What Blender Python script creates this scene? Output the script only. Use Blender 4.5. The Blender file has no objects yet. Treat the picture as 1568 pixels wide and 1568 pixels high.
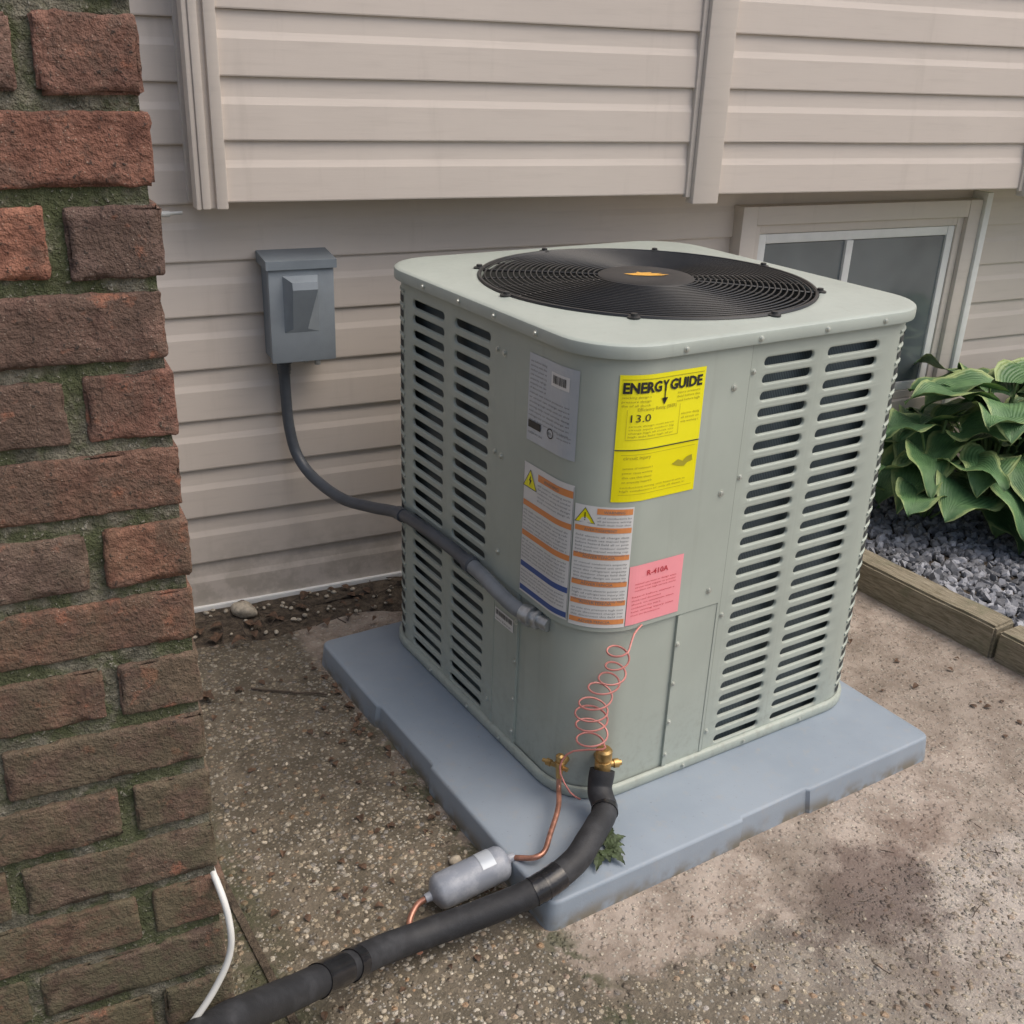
import bpy, bmesh, math, random
import numpy as np
from mathutils import Vector, Matrix, noise
random.seed(7); rng=np.random.default_rng(7)
scene=bpy.context.scene
COL=scene.collection
# ------------------------------------------------------------------ helpers
def link(o,parent=None):
    COL.objects.link(o)
    if parent: o.parent=parent
    return o
def empty(name):
    e=bpy.data.objects.new(name,None); e.empty_display_size=.1; return link(e)
def mesh(name,verts,faces,mat=None,parent=None,smooth=False):
    me=bpy.data.meshes.new(name); me.from_pydata([tuple(v) for v in verts],[],faces)
    if mat: me.materials.append(mat)
    if smooth: me.polygons.foreach_set('use_smooth',[True]*len(me.polygons))
    me.update()
    return link(bpy.data.objects.new(name,me),parent)
class MB:
    def __init__(s): s.v=[];s.f=[]
    def add(s,v,f):
        n=len(s.v); s.v.extend([tuple(p) for p in v]); s.f.extend([tuple(i+n for i in q) for q in f])
    def box(s,x0,x1,y0,y1,z0,z1,bev=0):
        if bev:
            bm=bmesh.new(); bmesh.ops.create_cube(bm,size=1)
            bmesh.ops.transform(bm,matrix=Matrix.Translation(((x0+x1)/2,(y0+y1)/2,(z0+z1)/2))@Matrix.Diagonal((x1-x0,y1-y0,z1-z0,1)),verts=bm.verts)
            bmesh.ops.bevel(bm,geom=bm.edges[:],offset=bev,segments=2,affect='EDGES',profile=.6)
            s.bm(bm)
        else:
            v=[(x,y,z) for x in(x0,x1) for y in(y0,y1) for z in(z0,z1)]
            s.add(v,[(0,1,3,2),(4,6,7,5),(0,4,5,1),(2,3,7,6),(0,2,6,4),(1,5,7,3)])
    def bm(s,bm,mtx=None):
        if mtx is not None: bmesh.ops.transform(bm,matrix=mtx,verts=bm.verts)
        bm.verts.index_update()
        s.add([v.co[:] for v in bm.verts],[[v.index for v in f.verts] for f in bm.faces]); bm.free()
    def cyl(s,p0,p1,r0,n=16):
        s.lathe(p0,Vector(p1)-Vector(p0),[(0,r0),((Vector(p1)-Vector(p0)).length,r0)],n)
    def lathe(s,p0,d,prof,n=24):
        p0=Vector(p0);d=Vector(d).normalized();u=d.orthogonal().normalized();w=d.cross(u)
        v=[];f=[]
        for t,r in prof:
            for i in range(n):
                a=2*math.pi*i/n; v.append(p0+d*t+u*math.cos(a)*r+w*math.sin(a)*r)
        for k in range(len(prof)-1):
            for i in range(n): f.append((k*n+i,k*n+(i+1)%n,(k+1)*n+(i+1)%n,(k+1)*n+i))
        f.append(tuple(range(n-1,-1,-1))); m=(len(prof)-1)*n; f.append(tuple(range(m,m+n)))
        s.add(v,f)
    def obj(s,name,mat,parent=None,smooth=False):
        return mesh(name,s.v,s.f,mat,parent,smooth)
def catmull(pts,n=10):
    P=[Vector(p) for p in pts]; P=[P[0]*2-P[1]]+P+[P[-1]*2-P[-2]]; out=[]
    for i in range(1,len(P)-2):
        a,b,c,d=P[i-1],P[i],P[i+1],P[i+2]
        for k in range(n):
            t=k/n; out.append(.5*((2*b)+(c-a)*t+(2*a-5*b+4*c-d)*t*t+(3*b-a-3*c+d)*t**3))
    out.append(P[-2]); return out
def tube(mb,pts,r,n=12,seg=10,rad=None,raw=False):
    P=[Vector(p) for p in pts] if raw else catmull(pts,seg)
    u=(P[1]-P[0]).orthogonal().normalized(); v=[];f=[]
    for i,p in enumerate(P):
        d=(P[min(i+1,len(P)-1)]-P[max(i-1,0)]).normalized()
        u=(u-d*u.dot(d)).normalized(); w=d.cross(u)
        rr=rad(i/(len(P)-1)) if rad else r
        for k in range(n):
            a=2*math.pi*k/n; v.append(p+u*math.cos(a)*rr+w*math.sin(a)*rr)
    for i in range(len(P)-1):
        for k in range(n): f.append((i*n+k,i*n+(k+1)%n,(i+1)*n+(k+1)%n,(i+1)*n+k))
    f.append(tuple(range(n-1,-1,-1))); m=(len(P)-1)*n; f.append(tuple(range(m,m+n)))
    mb.add(v,f)
def autosmooth(o,ang=35):
    me=o.data
    me.polygons.foreach_set('use_smooth',[True]*len(me.polygons))
    try: me.set_sharp_from_angle(angle=math.radians(ang))
    except Exception: pass
    return o
# ------------------------------------------------------------------ node materials
class NT:
    def __init__(s,name):
        s.m=bpy.data.materials.new(name); s.m.use_nodes=True; s.t=s.m.node_tree; s.n=s.t.nodes; s.b=s.n['Principled BSDF']; s._p=None
    def new(s,t,**k):
        x=s.n.new(t)
        for a,b in k.items(): setattr(x,a,b)
        return x
    def L(s,a,b): s.t.links.new(a,b)
    def set(s,sock,v):
        if isinstance(v,bpy.types.NodeSocket): s.L(v,sock)
        else: sock.default_value=v
    def pos(s):
        if s._p is None: s._p=s.new('ShaderNodeNewGeometry').outputs['Position']
        return s._p
    def mapp(s,vec,scale=(1,1,1),rot=(0,0,0)):
        x=s.new('ShaderNodeMapping'); s.L(vec,x.inputs[0]); x.inputs['Scale'].default_value=scale; x.inputs['Rotation'].default_value=rot; return x.outputs[0]
    def noise(s,scale,detail=4,rough=.55,vec=None,dist=0):
        x=s.new('ShaderNodeTexNoise'); x.inputs['Scale'].default_value=scale; x.inputs['Detail'].default_value=detail; x.inputs['Roughness'].default_value=rough; x.inputs['Distortion'].default_value=dist
        s.L(vec if vec is not None else s.pos(),x.inputs['Vector']); return x.outputs['Fac']
    def vor(s,scale,vec=None,feature='F1',out='Distance',rand=1):
        x=s.new('ShaderNodeTexVoronoi',feature=feature); x.inputs['Scale'].default_value=scale; x.inputs['Randomness'].default_value=rand
        s.L(vec if vec is not None else s.pos(),x.inputs['Vector'])
        return x.outputs if out=='ALL' else x.outputs[out]
    def ramp(s,fac,stops,interp='LINEAR'):
        x=s.new('ShaderNodeValToRGB'); s.L(fac,x.inputs[0]); cr=x.color_ramp; cr.interpolation=interp
        while len(cr.elements)<len(stops): cr.elements.new(.5)
        for e,(p,c) in zip(cr.elements,stops):
            e.position=p; e.color=(*c,1) if not isinstance(c,(int,float)) else (c,c,c,1)
        return x.outputs[0]
    def math(s,op,a,b=0,c=0,clamp=False):
        x=s.new('ShaderNodeMath',operation=op,use_clamp=clamp); s.set(x.inputs[0],a); s.set(x.inputs[1],b)
        if op=='MULTIPLY_ADD': s.set(x.inputs[2],c)
        return x.outputs[0]
    def mix(s,f,a,b,mode='MIX'):
        x=s.new('ShaderNodeMix',data_type='RGBA',blend_type=mode); s.set(x.inputs[0],f)
        for k,v in((6,a),(7,b)): s.set(x.inputs[k],(*v,1) if isinstance(v,tuple) and len(v)==3 else v)
        return x.outputs[2]
    def sstep(s,v,lo,hi,inv=False):
        x=s.new('ShaderNodeMapRange',interpolation_type='SMOOTHSTEP'); s.set(x.inputs[0],v)
        s.set(x.inputs[1],lo); s.set(x.inputs[2],hi)
        x.inputs[3].default_value=1 if inv else 0; x.inputs[4].default_value=0 if inv else 1
        return x.outputs[0]
    def sep(s,vec):
        x=s.new('ShaderNodeSeparateXYZ'); s.L(vec,x.inputs[0]); return x.outputs
    def bump(s,h,strength=.3,dist=.01):
        x=s.new('ShaderNodeBump'); x.inputs['Strength'].default_value=strength; x.inputs['Distance'].default_value=dist; s.L(h,x.inputs['Height'])
        s.L(x.outputs[0],s.b.inputs['Normal']); return x
    def col(s,c): s.set(s.b.inputs['Base Color'],(*c,1) if isinstance(c,tuple) and len(c)==3 else c)
    def rough(s,v): s.set(s.b.inputs['Roughness'],v)
def simple(name,c,rough=.5,metal=0,var=.12,nscale=14,bump=0,bscale=120,spec=.5,bd=.002):
    t=NT(name); n=t.noise(nscale,4,.6)
    t.col(t.mix(t.sstep(n,.3,.7),tuple(x*(1-var) for x in c),tuple(min(1,x*(1+var)) for x in c)))
    t.rough(t.math('MULTIPLY_ADD',n,.2,rough-.1)); t.b.inputs['Metallic'].default_value=metal
    t.b.inputs['Specular IOR Level'].default_value=spec
    if bump: t.bump(t.noise(bscale,3,.6),bump,bd)
    return t.m
M={}
def painted(name,c,rough=.42):
    t=NT(name); n=t.noise(5,4,.6); n2=t.noise(60,3,.7); z=t.sep(t.pos())[2]
    base=t.mix(t.sstep(n,.3,.75),tuple(x*.93 for x in c),tuple(x*1.05 for x in c))
    dirt=t.math('MULTIPLY',t.sstep(z,.05,.28,True),t.sstep(n2,.45,.75))
    base=t.mix(t.math('MULTIPLY',dirt,.3),base,(.22,.2,.16))
    streak=t.noise(40,3,.6,t.mapp(t.pos(),(1,1,.06)))
    base=t.mix(t.math('MULTIPLY',t.sstep(streak,.56,.75),.16),base,(.27,.27,.23))
    t.col(base); t.rough(t.math('MULTIPLY_ADD',n2,.25,rough-.1)); t.bump(t.noise(350,2,.5),.12,.0006)
    return t.m
M['body']=painted('ac_paint',(.42,.465,.41))
M['lid']=painted('ac_lid_paint',(.43,.48,.435),.32)
M['seam']=simple('seam_shadow',(.15,.165,.145),.8)
M['hole']=simple('slot_dark',(.05,.055,.055),.8)
M['screw']=simple('zinc_screw',(.55,.58,.53),.35,.6)
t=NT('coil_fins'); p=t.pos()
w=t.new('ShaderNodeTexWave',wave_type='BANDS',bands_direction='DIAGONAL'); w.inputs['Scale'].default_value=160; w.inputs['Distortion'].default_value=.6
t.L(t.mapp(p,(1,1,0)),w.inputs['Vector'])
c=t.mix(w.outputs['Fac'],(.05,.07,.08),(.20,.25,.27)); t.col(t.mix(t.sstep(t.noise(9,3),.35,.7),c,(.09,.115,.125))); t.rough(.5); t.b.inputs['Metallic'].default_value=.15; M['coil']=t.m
M['black']=simple('black_plastic',(.024,.024,.025),.45,0,.2)
M['grille']=simple('black_coated_wire',(.024,.025,.026),.36,0,.2)
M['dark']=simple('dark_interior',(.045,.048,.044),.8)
M['gold']=simple('gold_ink',(.80,.42,.06),.4)
M['brass']=simple('brass',(.50,.33,.13),.4,.85,.25,60)
M['copper']=simple('copper',(.50,.25,.18),.42,.7,.35,50)
M['redwire']=simple('red_wire',(.60,.24,.21),.4,.1,.12,60)
t=NT('pad_plastic'); n=t.noise(3.5,4,.6); n2=t.noise(40,4,.7); s_=t.sep(t.pos())
c=t.mix(t.sstep(n,.3,.7),(.245,.295,.35),(.30,.35,.405))
c=t.mix(t.math('MULTIPLY',t.sstep(n2,.52,.8),.45),c,(.36,.34,.31))
c=t.mix(t.math('MULTIPLY',t.sstep(s_[2],.0,.035,True),t.sstep(t.noise(22,3),.35,.6)),c,(.18,.165,.13))
c=t.mix(t.math('MULTIPLY',t.sstep(t.noise(150,3,.7),.66,.74),.5),c,(.16,.14,.10))
t.col(c); t.rough(.5); t.bump(t.noise(260,3,.7),.25,.001); M['pad']=t.m
def siding(name,c):
    t=NT(name); p=t.pos(); n=t.noise(1.6,4,.6); g=t.noise(26,4,.6,t.mapp(p,(.25,.25,3)))
    fine=t.noise(90,2,.6,t.mapp(p,(.15,.15,3)))
    b=t.mix(t.sstep(n,.3,.7),tuple(x*.95 for x in c),tuple(x*1.04 for x in c))
    b=t.mix(t.math('MULTIPLY',t.sstep(g,.5,.75),.12),b,(.33,.29,.25))
    sk=t.noise(22,4,.65,t.mapp(p,(1,1,.10))); b=t.mix(t.math('MULTIPLY',t.sstep(sk,.55,.75),.14),b,(.36,.32,.27))
    z=t.sep(p)[2]
    b=t.mix(t.math('MULTIPLY',t.math('MULTIPLY',t.sstep(z,.0,.26,True),t.sstep(t.noise(14,4,.7),.38,.62)),.4),b,(.20,.18,.13))
    t.col(b); t.rough(.5); t.bump(fine,.2,.001); return t.m
M['siding']=siding('vinyl_siding',(.655,.585,.52))
M['trim']=siding('vinyl_trim',(.665,.60,.535))
M['white']=simple('white_vinyl',(.82,.82,.79),.45,0,.05)
t=NT('window_glass'); t.col(t.mix(t.sstep(t.noise(3,3),.35,.65),(.10,.12,.125),(.17,.195,.20))); t.rough(.08); t.b.inputs['Specular IOR Level'].default_value=.8; M['glass']=t.m
M['box']=simple('grey_enclosure_paint',(.215,.25,.28),.4,0,.1,9,.1,300)
M['boxl']=simple('grey_enclosure_light',(.25,.285,.315),.36,0,.1,9,.1,300)
M['conduit']=simple('grey_liquidtight',(.075,.085,.10),.42,0,.15,20)
M['conduitg']=simple('grey_conduit',(.21,.23,.25),.42,0,.12,20)
M['steel']=simple('galvanised_steel',(.45,.47,.48),.38,.75,.2,60)
t=NT('foam_insulation'); n=t.noise(30,4,.7)
t.col(t.mix(t.sstep(n,.4,.75),(.020,.021,.024),(.042,.044,.049))); t.rough(.6); t.bump(t.noise(420,3,.6),.35,.0012); M['foam']=t.m
M['tape']=simple('black_tape',(.016,.016,.018),.2,0,.2,30,.2,80)
t=NT('drier_paint'); n=t.noise(35,4,.7); t.col(t.mix(t.sstep(n,.4,.7),(.25,.275,.32),(.36,.385,.43))); t.rough(.33); M['drier']=t.m
M['wlabel']=simple('white_label',(.75,.75,.73),.4,0,.03)
# brick
t=NT('old_brick'); at=t.new('ShaderNodeAttribute',attribute_name='bc'); p=t.pos()
n=t.noise(45,5,.75); n2=t.noise(190,3,.7); big=t.noise(13,5,.75,dist=.5); z=t.sep(p)[2]
c=t.mix(t.sstep(n,.35,.65),t.mix(1.0,at.outputs['Color'],(.50,.47,.47),'MULTIPLY'),at.outputs['Color'])
c=t.mix(t.math('MULTIPLY',t.sstep(big,.43,.58),.68),c,(.125,.082,.062))
c=t.mix(t.math('MULTIPLY',t.sstep(t.noise(26,4,.7),.58,.68),.65),c,(.36,.15,.09))
c=t.mix(t.math('MULTIPLY',t.sstep(n2,.60,.68),.85),c,(.045,.036,.03))
spk=t.sstep(t.vor(300),.0,.24,True); spm=t.sstep(n,.44,.58)
c=t.mix(t.math('MULTIPLY',t.math('MULTIPLY',spk,spm),.8),c,(.46,.40,.32))
low=t.sstep(z,.25,1.12,True)
moss=t.math('MULTIPLY',t.math('MULTIPLY',low,t.sstep(t.noise(20,4,.75),.36,.60)),.85)
c=t.mix(moss,c,(.125,.115,.068))
t.col(c); t.rough(.88); t.bump(t.math('ADD',n,t.math('MULTIPLY',n2,.9)),1,.0045); M['brick']=t.m
t=NT('old_mortar'); p=t.pos(); n=t.noise(40,5,.75); n2=t.noise(220,3,.7)
c=t.mix(t.sstep(n,.3,.7),(.10,.098,.07),(.30,.275,.21)); c=t.mix(t.math('MULTIPLY',t.sstep(t.noise(16,4,.7),.43,.57),.8),c,(.08,.098,.036))
c=t.mix(t.math('MULTIPLY',t.sstep(n2,.60,.70),.7),c,(.48,.45,.38))
t.col(c); t.rough(.95); t.bump(t.math('ADD',n,n2),1,.008); M['mortar']=t.m
# ground
t=NT('exposed_aggregate_concrete'); p=t.pos(); s_=t.sep(p); X,Y=s_[0],s_[1]
warp=t.noise(5,4,.65); warp2=t.noise(14,4,.65); fine=t.noise(170,3,.75)
V1=t.vor(78,out='ALL'); V2=t.vor(150,out='ALL'); c1=t.sep(V1['Color']); c2=t.sep(V2['Color'])
def peb(V,cc,base,k,thr,warpn):
    rad=t.math('MULTIPLY_ADD',cc[1],k,base)
    d=t.math('SUBTRACT',rad,t.math('ADD',V['Distance'],t.math('MULTIPLY',t.math('SUBTRACT',warpn,.5),.45)))
    return t.math('MULTIPLY',t.sstep(d,-.01,.07),t.math('GREATER_THAN',cc[2],thr)), d
m1,d1=peb(V1,c1,.26,.32,.14,fine); m2,d2=peb(V2,c2,.28,.32,.18,fine)
rightside=t.sstep(t.math('MULTIPLY_ADD',warp,.5,X),.25,1.0)
stonecol=t.ramp(c1[0],[(0,(.16,.13,.10)),(.2,(.38,.31,.22)),(.42,(.58,.50,.36)),(.6,(.25,.24,.23)),(.78,(.68,.62,.50)),(.9,(.42,.26,.14)),(1,(.50,.46,.42))])
stonecol2=t.ramp(c2[0],[(0,(.15,.13,.10)),(.4,(.44,.38,.28)),(.7,(.26,.25,.23)),(1,(.64,.59,.48))])
matrix=t.mix(t.sstep(warp2,.35,.65),(.085,.072,.05),(.16,.135,.10))
matrix=t.mix(rightside,matrix,t.mix(t.sstep(warp2,.35,.65),(.30,.26,.23),(.42,.375,.335)))
matrix=t.mix(t.sstep(fine,.4,.7),matrix,t.mix(1.0,matrix,(1.4,1.38,1.32),'MULTIPLY'))
c=t.mix(t.math('MULTIPLY',m2,t.math('MULTIPLY_ADD',rightside,-.25,.9)),matrix,stonecol2)
c=t.mix(t.math('MULTIPLY',m1,t.math('MULTIPLY_ADD',rightside,-.45,.97)),c,stonecol)
edge=t.math('ADD',t.math('MULTIPLY_ADD',X,.09,Y),t.math('MULTIPLY',t.math('SUBTRACT',warp2,.5),.16))
sm=t.math('MULTIPLY',t.sstep(edge,-.15,-.12),t.sstep(t.math('MULTIPLY_ADD',warp2,.08,X),.01,.05))
smc=t.mix(t.sstep(t.noise(11,5,.7),.35,.65),(.25,.195,.155),(.46,.385,.325))
smc=t.mix(t.math('MULTIPLY',t.sstep(t.noise(60,4,.7),.5,.7),.5),smc,(.52,.46,.39))
smc=t.mix(t.math('MULTIPLY',t.math('MULTIPLY',m2,t.math('GREATER_THAN',c2[0],.55)),.65),smc,stonecol2)
c=t.mix(t.math('MULTIPLY',sm,.85),c,smc)
def blot(cx,cy,ay,r0,r1,f,colr,c):
    dx=t.math('SUBTRACT',X,cx); dy=t.math('SUBTRACT',Y,cy)
    d=t.math('SQRT',t.math('ADD',t.math('MULTIPLY',dx,dx),t.math('MULTIPLY',t.math('MULTIPLY',dy,dy),ay)))
    d=t.math('ADD',d,t.math('ADD',t.math('MULTIPLY',t.math('SUBTRACT',warp2,.5),.30),t.math('MULTIPLY',t.math('SUBTRACT',fine,.5),.10)))
    return t.mix(t.math('MULTIPLY',t.sstep(d,r0,r1,True),f),c,colr)
c=blot(.50,-.20,2.2,.08,.21,.75,(.105,.07,.058),c)
c=blot(.72,-.13,5.0,.04,.15,.50,(.16,.105,.08),c)
c=blot(.44,-.36,2.0,.03,.13,.40,(.15,.11,.09),c)
c=blot(1.12,.18,.5,.10,.30,.40,(.17,.14,.11),c)
c=blot(-.20,.52,1.0,.05,.22,.40,(.07,.058,.04),c)
c=t.mix(t.math('MULTIPLY',t.sstep(t.noise(3.2,5,.7),.5,.68),.40),c,(.12,.098,.07))
c=t.mix(t.math('MULTIPLY',t.sstep(t.noise(34,5,.75),.60,.70),.45),c,(.07,.055,.04))
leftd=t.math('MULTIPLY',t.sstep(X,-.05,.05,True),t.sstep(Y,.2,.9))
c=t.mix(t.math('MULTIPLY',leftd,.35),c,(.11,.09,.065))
mj=t.math('ABSOLUTE',t.math('ADD',X,.41)); mossm=t.math('MULTIPLY',t.sstep(mj,.0,.08,True),t.sstep(t.noise(12,4,.75),.40,.55))
mx=t.math('ABSOLUTE',X); mossp=t.math('MULTIPLY',t.math('MULTIPLY',t.sstep(mx,0,.05,True),t.sstep(Y,.75,.5)),t.sstep(t.noise(17,4,.7),.46,.56))
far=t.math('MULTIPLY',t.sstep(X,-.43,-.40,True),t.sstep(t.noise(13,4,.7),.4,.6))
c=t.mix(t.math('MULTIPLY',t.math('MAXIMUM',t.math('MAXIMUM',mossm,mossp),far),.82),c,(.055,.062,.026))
t.col(c); t.rough(t.math('MULTIPLY_ADD',warp,.35,.48))
h=t.math('ADD',t.math('MULTIPLY',m1,t.sstep(d1,0,.35)),t.math('ADD',t.math('MULTIPLY',t.math('MULTIPLY',m2,t.sstep(d2,0,.35)),.5),t.math('MULTIPLY',fine,.5)))
h=t.math('MULTIPLY',h,t.math('MULTIPLY_ADD',sm,-.5,1)); t.bump(h,1,.006); M['ground']=t.m
t=NT('damp_soil'); n=t.noise(45,5,.8); t.col(t.mix(t.sstep(n,.35,.7),(.05,.038,.027),(.18,.14,.10))); t.rough(.95); t.bump(n,1,.012); M['soil']=t.m
t=NT('gravel_stone'); at=t.new('ShaderNodeAttribute',attribute_name='bc'); t.col(t.mix(t.sstep(t.noise(90,3,.6),.35,.7),t.mix(1.0,at.outputs['Color'],(.7,.7,.72),'MULTIPLY'),at.outputs['Color'])); t.rough(.75); M['gravel']=t.m
t=NT('weathered_timber'); p=t.pos(); g=t.noise(30,5,.7,t.mapp(p,(6,.7,6)),.5)
c=t.mix(t.sstep(g,.3,.7),(.15,.125,.08),(.34,.30,.22)); c=t.mix(t.math('MULTIPLY',t.sstep(t.noise(8,4,.7),.5,.65),.5),c,(.15,.155,.09)); t.col(c); t.rough(.85); t.bump(g,.6,.004); M['timber']=t.m
t=NT('hosta_leaf'); at=t.new('ShaderNodeUVMap'); s_=t.sep(at.outputs[0]); n=t.noise(16,3,.6)
v=t.math('ABSOLUTE',t.math('SUBTRACT',t.math('MULTIPLY',s_[1],2),1))
edge=t.sstep(t.math('ADD',v,t.math('MULTIPLY',t.math('SUBTRACT',t.noise(22,3),.5),.7)),.70,.98)
g=t.mix(t.sstep(n,.3,.7),(.06,.145,.055),(.13,.25,.10))
wv=t.new('ShaderNodeTexWave',bands_direction='X'); wv.inputs['Scale'].default_value=2.6
cmb=t.new('ShaderNodeCombineXYZ'); t.L(t.math('ADD',v,t.math('MULTIPLY',s_[0],.35)),cmb.inputs[0]); t.L(cmb.outputs[0],wv.inputs['Vector'])
g=t.mix(t.math('MULTIPLY',t.sstep(wv.outputs['Fac'],.7,1),.15),g,(.17,.30,.12))
t.col(t.mix(t.math('MULTIPLY',edge,.9),g,(.36,.45,.18))); t.rough(.48); t.bump(wv.outputs['Fac'],.35,.004); M['hosta']=t.m
M['stem']=simple('plant_stem',(.18,.28,.10),.5)
M['weed']=simple('weed_leaf',(.060,.085,.038),.65,0,.4,60)
M['deadleaf']=simple('dead_leaf',(.11,.065,.04),.8,0,.5,80)
M['twig']=simple('twig',(.08,.06,.045),.85,0,.3,90)
M['pebble']=simple('pebble',(.42,.37,.29),.7,0,.35,70,.3,200)
M['cable']=simple('white_cable_jacket',(.72,.72,.68),.42,0,.06)
M['yel']=simple('yellow_label',(.95,.88,.01),.38,0,.03); M['yel2']=simple('yellow_label_low',(.90,.81,.0),.4,0,.03)
M['pink']=simple('pink_label',(.98,.36,.40),.42,0,.03)
M['orange']=simple('orange_ink',(.78,.30,.10),.45,0,.04); M['blue']=simple('blue_ink',(.06,.11,.32),.45,0,.04)
M['ink']=simple('black_ink',(.02,.02,.02),.45,0,.1); M['greyink']=simple('grey_ink',(.20,.21,.22),.5,0,.1)
M['redink']=simple('red_ink',(.60,.05,.07),.5,0,.1); M['silver']=simple('silver_label',(.50,.545,.59),.32,.15,.05); M['olive']=simple('olive_ink',(.40,.35,.02),.5,0,.1)
# ------------------------------------------------------------------ house frame
TH=-0.1155; ct,st=math.cos(TH),math.sin(TH)
def hw(x,y,z): return (x*ct-y*st, x*st+y*ct, z)
def hmb(mb): mb.v=[hw(*v) for v in mb.v]; return mb
def obay(x,y,z):
    # the projecting bay is not perfectly parallel to the lower wall
    d=(1.9-x)*.045; return (-.63+(x+.63)*(1+d/2.109), y+d, z)
def omb(mb): mb.v=[hw(*obay(*v)) for v in mb.v]; return mb
WY=1.2302; OY=1.0286; PIT=.1161
house=empty('vinyl_siding_house')
def siding_mesh(name,x0,x1,yoff,z0,n,segs=1,tf=hmb):
    mb=MB(); prof=[(0,0.0),(.0008,.0118),(.0035,.0125),(.066,.0105),(.080,.0068),(.1161,.0040)]
    xs=np.linspace(x0,x1,segs+1)
    for k in range(n):
        v=[];f=[]
        for i,x in enumerate(xs):
            wob=.0012*noise.noise(Vector((x*1.7,k*3.1,yoff)))
            for z,o in prof: v.append((x,yoff-o-wob,z0+k*PIT+z+.0009*noise.noise(Vector((x*2.3,k*1.7,5)))))
        m=len(prof)
        for i in range(segs):
            for j in range(m-1): f.append((i*m+j,(i+1)*m+j,(i+1)*m+j+1,i*m+j+1))
        mb.add(v,f)
    return tf(mb).obj(name,M['siding'],house)
siding_mesh('lower_siding',-3.0,4.2,WY,.0101,9,60)
siding_mesh('left_upper_siding',-3.0,-.236,WY,.0101+9*PIT,14,20)
siding_mesh('projecting_siding',-.235,4.2,OY,.9556,14,50,omb)
def trimbox(name,mat,*b,bev=.002,tf=hmb):
    mb=MB(); mb.box(*b,bev=bev); return autosmooth(tf(mb).obj(name,mat,house),30)
mb=MB(); q0=obay(-.255,OY+.002,0); q1=obay(4.2,OY+.002,0)
v=[(q0[0],q0[1],.962),(q1[0],q1[1],.962),(q1[0],WY,.962),(q0[0],WY,.962),(q0[0],q0[1],.975),(q1[0],q1[1],.975),(q1[0],WY,.975),(q0[0],WY,.975)]
mb.add(v,[(3,2,1,0),(4,5,6,7),(0,1,5,4),(2,3,7,6),(1,2,6,5),(3,0,4,7)]); hmb(mb).obj('soffit',M['siding'],house)
mb=MB(); mb.box(-.262,-.246,OY-.018,OY+.004,.944,2.6,.003); mb.box(-.246,-.236,OY-.008,OY+.004,.945,2.6); mb.box(-.236,-.214,OY-.020,OY+.004,.944,2.6,.003)
mb.box(-.264,-.258,OY-.012,WY-.105,.947,2.6,.001); mb.box(-.272,-.262,WY-.128,WY-.098,.947,2.6,.001); mb.box(-.272,-.263,OY-.014,OY+.030,.943,2.6,.002)
autosmooth(omb(mb).obj('corner_post',M['trim'],house),30)
for i,(xa,xb) in enumerate(((.834,.905),(1.916,1.99),(3.0,3.07))):
    mb=MB(); mb.box(xa,xb,OY-.030,OY+.002,.936,2.6,.004); mb.box(xa-.012,xa,OY-.018,OY,.950,2.6,.002)
    autosmooth(omb(mb).obj('vertical_trim_%d'%i,M['trim'],house),30)
trimbox('starter_strip',M['white'],-3,4.2,WY-.022,WY-.001,-.004,.0165,bev=.002)
mb=MB(); mb.box(-3.0,4.2,WY+.012,WY+.2,-.3,3.0); hmb(mb).obj('wall_core',M['siding'],house)
def frame(mb,x0,x1,z0,z1,w,y0,y1,bev=.003):
    mb.box(x0,x0+w,y0,y1,z0,z1,bev); mb.box(x1-w,x1,y0,y1,z0,z1,bev)
    mb.box(x0+w,x1-w,y0+.001,y1,z1-w,z1-.0005,bev); mb.box(x0+w,x1-w,y0+.001,y1,z0+.0005,z0+w,bev)
mb=MB(); frame(mb,1.123,1.975,.27,.905,.048,WY-.050,WY+.002); autosmooth(hmb(mb).obj('window_casing',M['trim'],house),30)
mb=MB(); frame(mb,1.1715,1.9265,.3185,.856,.024,WY-.036,WY+.001); autosmooth(hmb(mb).obj('window_jamb',M['trim'],house),30)
mb=MB(); frame(mb,1.196,1.902,.343,.831,.026,WY-.031,WY+.001); mb.box(1.50,1.524,WY-.033,WY,.370,.804,.002)
mb.box(1.9765,2.000,WY-.060,WY-.002,.262,.925,.003); mb.box(1.11,1.9755,WY-.075,WY-.002,.250,.269,.003)
autosmooth(hmb(mb).obj('window_sash',M['white'],house),30)
trimbox('window_pane',M['glass'],1.223,1.875,WY-.024,WY-.018,.371,.803,bev=0)
# ------------------------------------------------------------------ ground
gm=MB(); gm.add([(-60,-60,0),(60,-60,0),(60,60,0),(-60,60,0)],[(0,1,2,3)]); gm.obj('ground',M['ground'])
v=[];f=[];nx,ny=140,14
for i in range(nx+1):
    for j in range(ny+1):
        x=-1.2+2.6*i/nx; y=WY-.19+.185*j/ny; e=.02*noise.noise(Vector((x*7,1.3,0)))
        z=-.004+ (0 if j==0 else .006+.006*j/ny+.006*noise.noise(Vector((x*18,y*18,0)))+.004*noise.noise(Vector((x*60,y*60,3))))
        if j>11: z=min(z,.006)
        v.append(hw(x,y+(e*2.2 if j<8 else 0),z))
for i in range(nx):
    for j in range(ny): a=i*(ny+1)+j; f.append((a,a+ny+1,a+ny+2,a+1))
mesh('soil',v,f,M['soil'],smooth=True)
mb=MB(); mb.add([(-.412,-3,.004),(-.400,-3,.004),(-.396,.3,.004),(-.392,.95,.004),(-.402,.95,.004),(-.408,.3,.004)],[(0,1,2,5),(5,2,3,4)]); mb.obj('expansion_joint',M['soil'])
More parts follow.
